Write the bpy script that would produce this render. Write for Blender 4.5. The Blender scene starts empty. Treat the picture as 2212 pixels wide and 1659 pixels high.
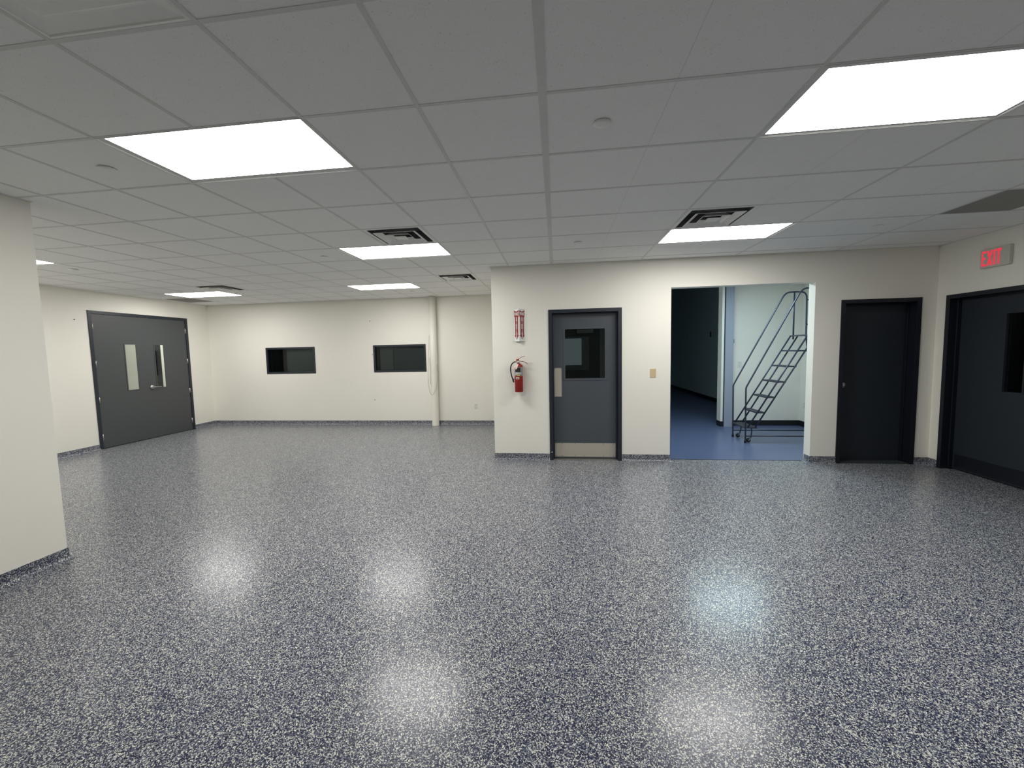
import bpy, bmesh, math, random
from mathutils import Matrix, Vector
random.seed(7)
SC = bpy.context.scene
COL = SC.collection
PI = math.pi

# ------------------------------------------------------------------ camera
cam_d = bpy.data.cameras.new('camera')
cam = bpy.data.objects.new('camera', cam_d)
COL.objects.link(cam)
R_ = Vector((0.99214444, 0.12321954, -0.02159517))
U_ = Vector((0.01194526, 0.07852266, 0.99684076))
F_ = Vector((-0.12452597, 0.98926798, -0.07643393))
cam.matrix_world = Matrix(((R_.x, U_.x, -F_.x, 0.05014), (R_.y, U_.y, -F_.y, -2.02245), (R_.z, U_.z, -F_.z, 1.61257), (0, 0, 0, 1)))
cam_d.sensor_width = 36.0
cam_d.lens = 878.579 / 2212 * 36
cam_d.shift_x = (1106 - 1091.858) / 2212
cam_d.shift_y = (824.90 - 829.5) / 2212
cam_d.clip_start = 0.02
cam_d.clip_end = 60
SC.camera = cam

# ------------------------------------------------------------------ world, exposure
w = bpy.data.worlds.new('world'); SC.world = w; w.use_nodes = True
w.node_tree.nodes['Background'].inputs[0].default_value = (0.6, 0.7, 0.8, 1)
w.node_tree.nodes['Background'].inputs[1].default_value = 0.0
vs = SC.view_settings
vs.view_transform = 'Standard'; vs.look = 'None'; vs.gamma = 1.0; vs.use_curve_mapping = False
vs.exposure = 0.0
SC.cycles.max_bounces = 10
SC.cycles.diffuse_bounces = 6
SC.cycles.glossy_bounces = 4
SC.cycles.transparent_max_bounces = 12
SC.cycles.caustics_reflective = False
SC.cycles.caustics_refractive = False
SC.cycles.sample_clamp_indirect = 6.0

LAMP = 19.8            # radiance of the troffer lenses
LAMP_COL = (1.0, 0.99, 0.95)
COOL = (0.72, 0.93, 1.0)

# ------------------------------------------------------------------ plan (metres)
T = 0.6098
H = 2.817
YN = 3.877            # wall with the grey door
YB = 6.688            # far back wall
XL = -8.063
XR = 4.886
XP = -3.907           # nearer wall at the left edge of the picture
XC = -0.871           # corner where the near wall starts
TH = 0.14

# ------------------------------------------------------------------ materials
def srgb(r, g, b):
    f = lambda c: (c / 255 / 12.92) if c / 255 <= 0.04045 else ((c / 255 + 0.055) / 1.055) ** 2.4
    return (f(r), f(g), f(b), 1)

def new_mat(name):
    m = bpy.data.materials.new(name); m.use_nodes = True
    return m, m.node_tree.nodes, m.node_tree.links, m.node_tree.nodes['Principled BSDF']

def coords(N, L, scale=(1, 1, 1)):
    t = N.new('ShaderNodeTexCoord'); mp = N.new('ShaderNodeMapping')
    g = N.new('ShaderNodeNewGeometry')
    mp.inputs['Scale'].default_value = scale
    L.new(g.outputs['Position'], mp.inputs[0])
    return mp.outputs[0]

def ramp(N, stops, mode='LINEAR'):
    r = N.new('ShaderNodeValToRGB'); cr = r.color_ramp; cr.interpolation = mode
    while len(cr.elements) > 1: cr.elements.remove(cr.elements[-1])
    cr.elements[0].position = stops[0][0]; cr.elements[0].color = stops[0][1]
    for p, c in stops[1:]:
        e = cr.elements.new(p); e.color = c
    return r

def simple(name, col, rough=0.5, metal=0.0, spec=0.5, noise=0.06, nscale=30, bump=0.0, bscale=400):
    """painted / plastic / metal surface with a faint procedural mottling"""
    m, N, L, B = new_mat(name)
    co = coords(N, L)
    n = N.new('ShaderNodeTexNoise'); n.inputs['Scale'].default_value = nscale; n.inputs['Detail'].default_value = 3
    L.new(co, n.inputs['Vector'])
    a = tuple(max(0, c * (1 - noise)) for c in col[:3]) + (1,); b = tuple(min(1, c * (1 + noise)) for c in col[:3]) + (1,)
    r = ramp(N, [(0.3, a), (0.7, b)]); L.new(n.outputs['Fac'], r.inputs[0]); L.new(r.outputs[0], B.inputs['Base Color'])
    B.inputs['Roughness'].default_value = rough; B.inputs['Metallic'].default_value = metal
    B.inputs['Specular IOR Level'].default_value = spec
    if bump:
        n2 = N.new('ShaderNodeTexNoise'); n2.inputs['Scale'].default_value = bscale; n2.inputs['Detail'].default_value = 2
        L.new(co, n2.inputs['Vector'])
        bp = N.new('ShaderNodeBump'); bp.inputs['Strength'].default_value = bump; bp.inputs['Distance'].default_value = 0.001
        L.new(n2.outputs['Fac'], bp.inputs['Height']); L.new(bp.outputs[0], B.inputs['Normal'])
    return m

def flake_mat(name, rough, navy_share, spec=0.5, coat=0.0):
    m, N, L, B = new_mat(name)
    co = coords(N, L)
    # slight warp so that the chips are irregular
    nz = N.new('ShaderNodeTexNoise'); nz.inputs['Scale'].default_value = 150; nz.inputs['Detail'].default_value = 2
    L.new(co, nz.inputs['Vector'])
    mx = N.new('ShaderNodeVectorMath'); mx.operation = 'MULTIPLY_ADD'
    L.new(nz.outputs['Color'], mx.inputs[0]); mx.inputs[1].default_value = (0.008, 0.008, 0.008); L.new(co, mx.inputs[2])
    v = N.new('ShaderNodeTexVoronoi'); v.inputs['Scale'].default_value = 255; v.inputs['Randomness'].default_value = 1
    L.new(mx.outputs[0], v.inputs['Vector'])
    sp = N.new('ShaderNodeSeparateColor'); L.new(v.outputs['Color'], sp.inputs[0])
    # large soft patchiness of the broadcast
    n2 = N.new('ShaderNodeTexNoise'); n2.inputs['Scale'].default_value = 12; n2.inputs['Detail'].default_value = 3
    L.new(co, n2.inputs['Vector'])
    ad = N.new('ShaderNodeMath'); ad.operation = 'MULTIPLY_ADD'; ad.inputs[1].default_value = 0.22
    L.new(n2.outputs['Fac'], ad.inputs[0]); L.new(sp.outputs[0], ad.inputs[2])
    sb = N.new('ShaderNodeMath'); sb.operation = 'SUBTRACT'; sb.inputs[1].default_value = 0.11; L.new(ad.outputs[0], sb.inputs[0])
    s = navy_share
    r = ramp(N, [(0.0, srgb(25, 28, 58)), (s * 0.75, srgb(44, 48, 74)), (s, srgb(72, 79, 100)), (s + 0.15, srgb(120, 126, 142)),
                 (s + 0.26, srgb(196, 198, 196)), (s + 0.38, srgb(230, 229, 216)), (0.93, srgb(112, 118, 130))], 'CONSTANT')
    L.new(sb.outputs[0], r.inputs[0])
    L.new(r.outputs[0], B.inputs['Base Color'])
    rr = N.new('ShaderNodeMapRange'); rr.inputs['To Min'].default_value = rough - 0.05; rr.inputs['To Max'].default_value = rough + 0.07
    L.new(sp.outputs[1], rr.inputs['Value']); L.new(rr.outputs[0], B.inputs['Roughness'])
    B.inputs['Specular IOR Level'].default_value = spec
    bp = N.new('ShaderNodeBump'); bp.inputs['Strength'].default_value = 0.30; bp.inputs['Distance'].default_value = 0.0012
    L.new(sp.outputs[2], bp.inputs['Height']); L.new(bp.outputs[0], B.inputs['Normal'])
    return m

def tile_mat():
    m, N, L, B = new_mat('mineral_fibre_tile')
    co = coords(N, L)
    st = coords(N, L, (1.0, 0.6, 1.0))
    v = N.new('ShaderNodeTexNoise'); v.inputs['Scale'].default_value = 230; v.inputs['Detail'].default_value = 3; v.inputs['Roughness'].default_value = 0.6
    v.inputs['Distortion'].default_value = 0.6
    L.new(st, v.inputs['Vector'])
    big = N.new('ShaderNodeTexNoise'); big.inputs['Scale'].default_value = 14; L.new(co, big.inputs['Vector'])
    ml = N.new('ShaderNodeMath'); ml.operation = 'MULTIPLY_ADD'; ml.inputs[1].default_value = 0.16
    L.new(big.outputs['Fac'], ml.inputs[0]); L.new(v.outputs['Fac'], ml.inputs[2])
    r = ramp(N, [(0.0, srgb(160, 160, 156)), (0.375, srgb(184, 184, 180)), (0.425, srgb(243, 243, 241)), (1.0, srgb(246, 246, 244))])
    L.new(ml.outputs[0], r.inputs[0]); L.new(r.outputs[0], B.inputs['Base Color'])
    B.inputs['Roughness'].default_value = 0.9; B.inputs['Specular IOR Level'].default_value = 0.2
    bp = N.new('ShaderNodeBump'); bp.inputs['Strength'].default_value = 0.3; bp.inputs['Distance'].default_value = 0.001
    L.new(r.outputs[0], bp.inputs['Height']); L.new(bp.outputs[0], B.inputs['Normal'])
    return m

def emit_mat(name, col, strength, base=(0.8, 0.8, 0.8, 1)):
    m, N, L, B = new_mat(name)
    co = coords(N, L)
    n = N.new('ShaderNodeTexNoise'); n.inputs['Scale'].default_value = 2.5; L.new(co, n.inputs['Vector'])
    mr = N.new('ShaderNodeMapRange'); mr.inputs['To Min'].default_value = strength * 0.93; mr.inputs['To Max'].default_value = strength * 1.07
    L.new(n.outputs['Fac'], mr.inputs['Value']); L.new(mr.outputs[0], B.inputs['Emission Strength'])
    B.inputs['Base Color'].default_value = base
    B.inputs['Emission Color'].default_value = tuple(col) + (1,)
    B.inputs['Roughness'].default_value = 0.4
    return m

def glass_mat():
    m = bpy.data.materials.new('clear_glass'); m.use_nodes = True
    N, L = m.node_tree.nodes, m.node_tree.links
    for n in list(N): N.remove(n)
    o = N.new('ShaderNodeOutputMaterial'); mx = N.new('ShaderNodeMixShader')
    t = N.new('ShaderNodeBsdfTransparent'); g = N.new('ShaderNodeBsdfGlossy'); f = N.new('ShaderNodeFresnel')
    f.inputs['IOR'].default_value = 1.28; g.inputs['Roughness'].default_value = 0.02
    t.inputs['Color'].default_value = (0.86, 0.9, 0.89, 1)
    L.new(f.outputs[0], mx.inputs[0]); L.new(t.outputs[0], mx.inputs[1]); L.new(g.outputs[0], mx.inputs[2]); L.new(mx.outputs[0], o.inputs[0])
    return m

def brushed(name, col, rough=0.35, axis=2):
    m, N, L, B = new_mat(name)
    sc = [4, 4, 4]; sc[axis] = 600
    co = coords(N, L, tuple(sc))
    n = N.new('ShaderNodeTexNoise'); n.inputs['Scale'].default_value = 1.0; n.inputs['Detail'].default_value = 4
    L.new(co, n.inputs['Vector'])
    mr = N.new('ShaderNodeMapRange'); mr.inputs['To Min'].default_value = rough - 0.08; mr.inputs['To Max'].default_value = rough + 0.12
    L.new(n.outputs['Fac'], mr.inputs['Value']); L.new(mr.outputs[0], B.inputs['Roughness'])
    B.inputs['Base Color'].default_value = col; B.inputs['Metallic'].default_value = 0.45
    return m

M = {}
M['wall'] = simple('off_white_wall_paint', srgb(238, 235, 226), 0.55, noise=0.012, nscale=1.3, bump=0.12, bscale=260, spec=0.3)
M['tile'] = tile_mat()
M['tee'] = simple('ceiling_grid_white', srgb(216, 216, 213), 0.5, noise=0.02)
M['score'] = simple('tile_score_line', srgb(226, 226, 224), 0.9, noise=0.02)
M['floor'] = flake_mat('flake_epoxy_floor', 0.235, 0.43, spec=0.42)
M['cove'] = flake_mat('flake_epoxy_cove', 0.36, 0.47, spec=0.4)
M['blue'] = simple('blue_epoxy_floor', srgb(88, 101, 134), 0.30, noise=0.03, nscale=4, spec=0.5)
M['rubber'] = simple('black_rubber', srgb(22, 24, 28), 0.6)
M['leaf'] = simple('slate_grey_door_paint', srgb(74, 79, 86), 0.42, noise=0.03, bump=0.08, bscale=180)
M['frame'] = simple('charcoal_frame_paint', srgb(34, 40, 50), 0.42, noise=0.04)
M['leafg'] = simple('warm_grey_door_paint', srgb(72, 75, 77), 0.45, noise=0.03, bump=0.08, bscale=180)
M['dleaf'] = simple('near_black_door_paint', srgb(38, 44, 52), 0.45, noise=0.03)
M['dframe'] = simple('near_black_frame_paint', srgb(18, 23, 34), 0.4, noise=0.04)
M['steel'] = brushed('brushed_steel', srgb(200, 193, 181), 0.45, 2)
M['chrome'] = simple('satin_chrome', srgb(190, 188, 184), 0.3, metal=0.9, noise=0.03)
M['white'] = simple('white_enamel', srgb(238, 238, 234), 0.45, noise=0.015)
M['cream'] = simple('almond_plastic', srgb(205, 186, 148), 0.4, noise=0.02)
M['wplast'] = simple('white_plastic', srgb(226, 226, 218), 0.35, noise=0.01)
M['void'] = simple('unlit_void_black', srgb(22, 24, 29), 0.95, spec=0.05)  # near-black colour stands in for unlit space behind panes
M['duct'] = simple('mottled_grey_duct', srgb(104, 104, 108), 0.9, noise=0.3, nscale=12)  # mid grey with coarse mottling
M['grille'] = simple('perforated_grey_panel', srgb(148, 146, 140), 0.7, noise=0.10, nscale=260)
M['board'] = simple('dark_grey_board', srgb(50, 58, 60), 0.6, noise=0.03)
M['board2'] = simple('black_board', srgb(28, 35, 39), 0.6, noise=0.03)
M['glass'] = glass_mat()
M['lens'] = emit_mat('lit_lens', LAMP_COL, LAMP)
M['lensc'] = emit_mat('lit_lens_cool', COOL, 24.0)
M['lensfill'] = emit_mat('fill_lens', COOL, 1.6)  # weak glow for the added fill lamp behind door 1
M['red'] = simple('red_cylinder_enamel', srgb(146, 28, 20), 0.42, noise=0.03)
M['darkred'] = simple('dark_red_enamel', srgb(130, 24, 26), 0.35, noise=0.03)
M['signred'] = simple('sign_red_print', srgb(148, 14, 32), 0.4, noise=0.02)
M['signwhite'] = simple('sign_white_plastic', srgb(228, 232, 228), 0.3, noise=0.01)
M['hose'] = simple('black_hose', srgb(26, 24, 34), 0.5)
M['labelgrey'] = simple('grey_label', srgb(150, 150, 147), 0.45, noise=0.3, nscale=140)
M['labelblack'] = simple('black_print', srgb(40, 40, 42), 0.5, noise=0.6, nscale=170)
M['yellow'] = simple('yellow_plastic', srgb(225, 205, 90), 0.4)
M['tag'] = simple('pale_pink_paper', srgb(240, 224, 214), 0.8)
M['exitred'] = emit_mat('lit_red_letters', (1.0, 0.04, 0.085), 0.72, srgb(180, 20, 30))
M['exitbody'] = simple('exit_sign_housing', srgb(205, 204, 192), 0.4, noise=0.02)
M['tube'] = simple('blue_grey_steel_tube', srgb(56, 62, 80), 0.30, metal=0.3, noise=0.05)
M['tread'] = simple('grey_expanded_steel', srgb(82, 84, 94), 0.5, metal=0.3, noise=0.35, nscale=120)
M['leafdull'] = simple('dull_dark_door_paint', srgb(44, 46, 48), 0.9, noise=0.03, spec=0.1)
M['post'] = simple('pale_blue_grey_paint', srgb(156, 163, 178), 0.5, noise=0.02)
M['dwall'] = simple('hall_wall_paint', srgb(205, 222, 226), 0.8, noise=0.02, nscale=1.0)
M['reflglow'] = emit_mat('painted_reflection_glow', (0.75, 0.95, 1.0), 0.075, srgb(60, 66, 68))  # faint glow standing in for a reflection in the door glass
M['bluebox'] = simple('grey_panel', srgb(108, 116, 118), 0.6)
M['cable'] = simple('dark_cable', srgb(120, 114, 104), 0.6)
M['pipe'] = simple('white_painted_steel', srgb(228, 225, 215), 0.5, noise=0.015, nscale=8, bump=0.15, bscale=60)

# ------------------------------------------------------------------ mesh helpers
class MB:
    def __init__(self): self.bm = bmesh.new()
    def box(self, x0, x1, y0, y1, z0, z1, mi=0):
        v = [self.bm.verts.new((x, y, z)) for x in (x0, x1) for y in (y0, y1) for z in (z0, z1)]
        for f in ((0, 1, 3, 2), (4, 6, 7, 5), (0, 4, 5, 1), (2, 3, 7, 6), (0, 2, 6, 4), (1, 5, 7, 3)):
            fa = self.bm.faces.new([v[i] for i in f]); fa.material_index = mi
        return self
    def quad(self, *p, mi=0):
        f = self.bm.faces.new([self.bm.verts.new(q) for q in p]); f.material_index = mi
        return self
    def prism(self, pts, a0, a1, axis=1, mi=0):
        """polygon pts (u,v) extruded along axis between a0 and a1; u,v are the two other axes in order"""
        def P(u, v, a):
            return {0: (a, u, v), 1: (u, a, v), 2: (u, v, a)}[axis]
        lo = [self.bm.verts.new(P(u, v, a0)) for u, v in pts]; hi = [self.bm.verts.new(P(u, v, a1)) for u, v in pts]
        fs = [self.bm.faces.new(lo), self.bm.faces.new(hi[::-1])]
        n = len(pts)
        for i in range(n): fs.append(self.bm.faces.new((lo[i], hi[i], hi[(i + 1) % n], lo[(i + 1) % n])))
        for f in fs: f.material_index = mi
        return self
    def lathe(self, prof, c=(0, 0, 0), axis='Z', n=32, mi=0):
        """prof: (r, h) pairs"""
        rings = []
        for r, h in prof:
            ring = []
            for k in range(n):
                a = 2 * PI * k / n; x, y = r * math.cos(a), r * math.sin(a)
                p = {'Z': (x, y, h), 'Y': (x, h, y), 'X': (h, x, y)}[axis]
                ring.append(self.bm.verts.new((p[0] + c[0], p[1] + c[1], p[2] + c[2])))
            rings.append(ring)
        for a, b in zip(rings, rings[1:]):
            for k in range(n):
                f = self.bm.faces.new((a[k], a[(k + 1) % n], b[(k + 1) % n], b[k])); f.smooth = True; f.material_index = mi
        for ring in (rings[0], rings[-1]):
            f = self.bm.faces.new(ring); f.material_index = mi
        return self
    def tube(self, pts, r, n=12, smooth_path=0, mi=0, radii=None):
        pts = [Vector(p) for p in pts]
        for _ in range(smooth_path):
            q = [pts[0]]
            for a, b in zip(pts, pts[1:]): q += [a * 0.75 + b * 0.25, a * 0.25 + b * 0.75]
            q.append(pts[-1]); pts = q
        prev = None; up = Vector((0.13, 0.21, 0.97)); rings = []
        for i, p in enumerate(pts):
            d = (pts[min(i + 1, len(pts) - 1)] - pts[max(i - 1, 0)]).normalized()
            if prev is None:
                a = d.cross(up)
                if a.length < 1e-3: a = d.cross(Vector((1, 0, 0)))
            else:
                a = prev - d * prev.dot(d)
            a.normalize(); prev = a; b = d.cross(a)
            rr = radii[i] if radii else r
            rings.append([self.bm.verts.new(p + (a * math.cos(2 * PI * k / n) + b * math.sin(2 * PI * k / n)) * rr) for k in range(n)])
        for a, b in zip(rings, rings[1:]):
            for k in range(n):
                f = self.bm.faces.new((a[k], a[(k + 1) % n], b[(k + 1) % n], b[k])); f.smooth = True; f.material_index = mi
        for ring in (rings[0], rings[-1]):
            f = self.bm.faces.new(ring); f.material_index = mi
        return self
    def text(self, body, size, mat, mi=0, bold=0.0, depth=0.0006, sx=1.0):
        cu = bpy.data.curves.new('t', 'FONT'); cu.body = body; cu.size = size; cu.align_x = 'CENTER'; cu.align_y = 'CENTER'
        cu.extrude = depth; cu.offset = bold; cu.resolution_u = 3
        ob = bpy.data.objects.new('t', cu); COL.objects.link(ob)
        dg = bpy.context.evaluated_depsgraph_get(); dg.update()
        me = bpy.data.meshes.new_from_object(ob.evaluated_get(dg))
        me.transform(mat @ Matrix.Diagonal((sx, 1, 1, 1)))
        k = len(self.bm.faces)
        self.bm.from_mesh(me)
        self.bm.faces.ensure_lookup_table()
        for f in self.bm.faces[k:]: f.material_index = mi
        bpy.data.objects.remove(ob); bpy.data.curves.remove(cu); bpy.data.meshes.remove(me)
        return self
    def build(self, name, mats, parent=None, loc=None, bevel=0.0):
        bmesh.ops.recalc_face_normals(self.bm, faces=self.bm.faces)
        me = bpy.data.meshes.new(name); self.bm.to_mesh(me); self.bm.free()
        for m in (mats if isinstance(mats, (list, tuple)) else [mats]): me.materials.append(M[m] if isinstance(m, str) else m)
        o = bpy.data.objects.new(name, me); COL.objects.link(o)
        if parent is not None: o.parent = parent
        if loc: o.location = loc
        if bevel:
            b = o.modifiers.new('bevel', 'BEVEL'); b.width = bevel; b.segments = 2; b.limit_method = 'ANGLE'
        return o

def tag(o, label, cat, group=None, kind=None):
    o['label'] = label; o['category'] = cat
    if group: o['group'] = group
    if kind: o['kind'] = kind
    return o
def thing(name, label, cat, loc=(0, 0, 0), rz=0.0, group=None, kind=None):
    o = bpy.data.objects.new(name, None); COL.objects.link(o)
    o.location = loc; o.rotation_euler = (0, 0, rz); o.empty_display_size = 0.1
    return tag(o, label, cat, group, kind)
def struct(o, label=None, cat=None):
    o['kind'] = 'structure'
    if label: o['label'] = label; o['category'] = cat
    return o
def clone(root, name=None, loc=None):
    def rec(o, parent):
        c = o.copy(); COL.objects.link(c)
        if parent is not None: c.parent = parent
        for ch in o.children: rec(ch, c)
        return c
    r = rec(root, None)
    if loc is not None: r.location = loc
    return r
UPRIGHT = Matrix.Rotation(PI / 2, 4, 'X')      # text in the XZ plane, facing -Y

# ------------------------------------------------------------------ room shell
XFAR = -8.20; YREAR = -5.2
struct(MB().quad((XL - 0.0, YREAR, 0), (XR + 0.15, YREAR, 0), (XR + 0.15, YN + 0.115, 0), (XL, YN + 0.115, 0))
       .quad((XL - 0.14, YN + 0.115, 0), (XC, YN + 0.115, 0), (XC, YB, 0), (XL - 0.14, YB, 0)).build('floor', 'floor'),
       'glossy blue, cream and grey flake epoxy floor', 'floor')

def wall_x(name, y0, y1, x0, x1, holes, label, top=H, mat='wall'):
    """wall running along X between y0,y1 with holes (xa, xb, za, zb)"""
    b = MB(); xs = sorted(holes); cur = x0
    for xa, xb, za, zb in xs:
        b.box(cur, xa, y0, y1, 0, top)
        if za > 0: b.box(xa, xb, y0, y1, 0, za)
        if zb < top: b.box(xa, xb, y0, y1, zb, top)
        cur = xb
    b.box(cur, x1, y0, y1, 0, top)
    bmesh.ops.remove_doubles(b.bm, verts=b.bm.verts, dist=1e-5)
    return struct(b.build(name, mat), label, 'wall')
def wall_y(name, x0, x1, y0, y1, holes, label, top=H, mat='wall'):
    b = MB(); cur = y0
    for ya, yb, za, zb in sorted(holes):
        b.box(x0, x1, cur, ya, 0, top)
        if za > 0: b.box(x0, x1, ya, yb, 0, za)
        if zb < top: b.box(x0, x1, ya, yb, zb, top)
        cur = yb
    b.box(x0, x1, cur, y1, 0, top)
    return struct(b.build(name, mat), label, 'wall')

W1 = (-6.636, -5.420, 1.190, 1.797); W2 = (-4.017, -2.800, 1.190, 1.797)
wall_x('wall_back', YB, YB + TH, XL - TH, XC + TH, [W1, W2], 'off-white far wall with two small dark windows')
DD0, DD1, DDH = 4.188, 6.128, 2.475
wall_y('wall_left', XL - TH, XL, 0.56, YB, [(DD0, DD1, 0, DDH)], 'off-white left wall around the tall grey double doors')
D1A, D1B = -0.056, 0.966; D2A, D2B = 3.768, 4.711; DH = 2.18
OP = (1.628, 3.450, 0, 2.427)
wall_x('wall_middle', YN, YN + TH, XC, XR, [(D1A, D1B, 0, DH), OP, (D2A, D2B, 0, DH)], 'off-white wall with grey door, open doorway and black door')
wall_y('wall_recess', XC, XC + TH, YN + TH, YB, [], 'off-white side wall of the recess')
RD1, RD0 = 3.743, 1.82
wall_y('wall_right', XR, XR + TH, YREAR, YN + TH, [(RD0, RD1, 0, DH)], 'off-white right wall around the black double doors')
wall_y('wall_left_near', XP - TH, XP, YREAR, 0.70, [], 'off-white wall running along the left edge of the picture')
wall_x('wall_left_return', 0.56, 0.70, XL, XP - TH, [], 'off-white return wall facing the far recess')
wall_x('wall_rear', YREAR - TH, YREAR, XP - TH, XR + TH, [], 'off-white wall behind the camera')

# ------------------------------------------------------------------ ceiling, grid
LIGHTS = {  # module cell (i0, j0): lens rectangle
    (-4, 0): (-2.388, -1.238, 0.014, 0.560), (2, 0): (1.254, 2.408, 0.028, 0.578), (-4, 4): (-2.394, -1.240, 2.466, 3.018),
    (-6, 8): (-3.606, -2.444, 4.876, 5.412), (2, 4): (1.246, 2.400, 2.425, 2.994), (-12, 8): (-7.268, -6.102, 4.876, 5.440),
    (-12, 3): (-7.268, -6.112, 1.862, 2.400)}
VENTS = [(-3, 3), (2, 3), (-3, 7), (-10, 7)]
STEP = (-3, -2)
GRILLES = [(6, 3), (-13, 9)]
def inside(i, j):
    x, y = (i + 0.5) * T, (j + 0.5) * T
    if x < XP: return 0.70 < y < YB + T / 2
    return y < YB + T / 2 if x < XC + T / 2 else y < YN + T / 2
skip = set()
for (i, j) in LIGHTS: skip |= {(i, j), (i + 1, j)}
skip |= set(VENTS) | {STEP}
cb = MB(); gb = MB(); sb_ = MB()
I0, I1, J0, J1 = -14, 8, -9, 11
def clipx(a, b): return max(a, XL), min(b, XR)
for i in range(I0, I1 + 1):
    for j in range(J0, J1 + 1):
        x0, x1, y0, y1 = i * T, (i + 1) * T, j * T, (j + 1) * T
        if (i, j) not in skip:
            a, b = max(x0, XL - TH), min(x1, XR + TH); c, d = max(y0, YREAR - TH), min(y1, YB + TH)
            if b > a and d > c: cb.quad((a, c, H), (b, c, H), (b, d, H), (a, d, H))
ceiling = struct(cb.build('ceiling', 'tile'), 'suspended ceiling of white fissured mineral tiles', 'ceiling')
def yspan(x):
    if x < XP: return (0.70, YB)
    return (YREAR, YB) if x < XC else (YREAR, YN)
def xspan(y):
    if y < 0.70: return (XP, XR)
    return (XL, XR) if y < YN else (XL, XC)
mid = {}
for (i, j) in LIGHTS: mid[(i + 1, j)] = True
for i in range(I0, I1 + 1):
    x = i * T
    if not XL < x < XR: continue
    lo, hi = yspan(x)
    for j in range(J0, J1 + 1):
        if (i, j) in mid: continue
        a, b = max(j * T, lo), min((j + 1) * T, hi)
        if b - a < 0.01: continue
        if i > 0 and i % 2:
            sb_.box(x - 0.002, x + 0.002, a, b, H - 0.0004, H + 0.0002)
        else:
            wd = 0.020 if i == 0 else 0.0100
            gb.box(x - wd, x + wd, a, b, H - 0.003, H + 0.0005)
for j in range(J0, J1 + 1):
    y = j * T; lo, hi = xspan(y + 1e-4)
    if not YREAR < y < YB: continue
    for i in range(I0, I1 + 1):
        a, b = max(i * T, lo), min((i + 1) * T, hi)
        if b - a > 0.01: gb.box(a, b, y - 0.0100, y + 0.0100, H - 0.0025, H + 0.0005)
# wall angle
for (a, b, c, d) in ((XL, XL + 0.022, 0.7, YB), (XL, XC, YB - 0.022, YB), (XC - 0.022, XC, YN, YB), (XC - 0.022, XR, YN - 0.022, YN), (XR - 0.022, XR, YREAR, YN), (XP, XP + 0.022, YREAR, 0.7)):
    gb.box(a, b, c, d, H - 0.0035, H + 0.0005)
gb.build('ceiling_grid', 'tee', ceiling)
sb_.build('tile_score_lines', 'score', ceiling)

# ------------------------------------------------------------------ troffer lights
def troffer(cell, rect, label, lens='lens'):
    i, j = cell
    cx, cy = (i + 1) * T, (j + 0.5) * T
    t = thing('ceiling_light', label, 'ceiling light', (cx, cy, H), 0, 'flat panel lights in the ceiling grid')
    x0, x1, y0, y1 = -T + 0.0125, T - 0.0125, -T / 2 + 0.0115, T / 2 - 0.0115
    rect = (max(rect[0], i * T + 0.014), min(rect[1], (i + 2) * T - 0.014), max(rect[2], j * T + 0.0135), min(rect[3], (j + 1) * T - 0.0135))
    lx0, lx1, ly0, ly1 = rect[0] - cx, rect[1] - cx, rect[2] - cy, rect[3] - cy
    b = MB()
    def ring(o, i_, zo, zi):
        O = [(o[0], o[2], zo), (o[1], o[2], zo), (o[1], o[3], zo), (o[0], o[3], zo)]
        I = [(i_[0], i_[2], zi), (i_[1], i_[2], zi), (i_[1], i_[3], zi), (i_[0], i_[3], zi)]
        for k in range(4): b.quad(O[k], O[(k + 1) % 4], I[(k + 1) % 4], I[k])
    e = 0.011
    ring((x0 - e, x1 + e, y0 - e, y1 + e), (x0 - e, x1 + e, y0 - e, y1 + e), 0.0, -0.004)
    ring((x0 - e, x1 + e, y0 - e, y1 + e), (x0 - e + 0.002, x1 + e - 0.002, y0 - e + 0.002, y1 + e - 0.002), -0.004, -0.0042)
    ring((x0 - e + 0.002, x1 + e - 0.002, y0 - e + 0.002, y1 + e - 0.002), (x0 - e + 0.002, x1 + e - 0.002, y0 - e + 0.002, y1 + e - 0.002), -0.0042, 0.0)
    ring((x0 - e + 0.002, x1 + e - 0.002, y0 - e + 0.002, y1 + e - 0.002), (lx0, lx1, ly0, ly1), 0.0, 0.0)
    # housing above
    b.box(x0, x1, y0, y1, 0.012, 0.09)
    b.build('frame', 'tee', t)
    MB().quad((lx0, ly0, 0.0), (lx1, ly0, 0.0), (lx1, ly1, 0.0), (lx0, ly1, 0.0)).build('lens', lens, t)
    return t
troffer((-4, 0), LIGHTS[(-4, 0)], 'large lit ceiling panel nearest the camera on the left')
troffer((2, 0), LIGHTS[(2, 0)], 'large lit ceiling panel at the upper right edge')
troffer((-4, 4), LIGHTS[(-4, 4)], 'lit ceiling panel right behind a square vent, left of the wall corner')
troffer((-6, 8), LIGHTS[(-6, 8)], 'small distant lit ceiling panel left of the white pipe column')
troffer((2, 4), LIGHTS[(2, 4)], 'lit ceiling panel above the open doorway wall, beside a square vent')
troffer((-12, 8), LIGHTS[(-12, 8)], 'distant lit ceiling panel above the grey double doors')
troffer((-12, 3), LIGHTS[(-12, 3)], 'lit ceiling panel mostly hidden behind the left wall edge')

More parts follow.
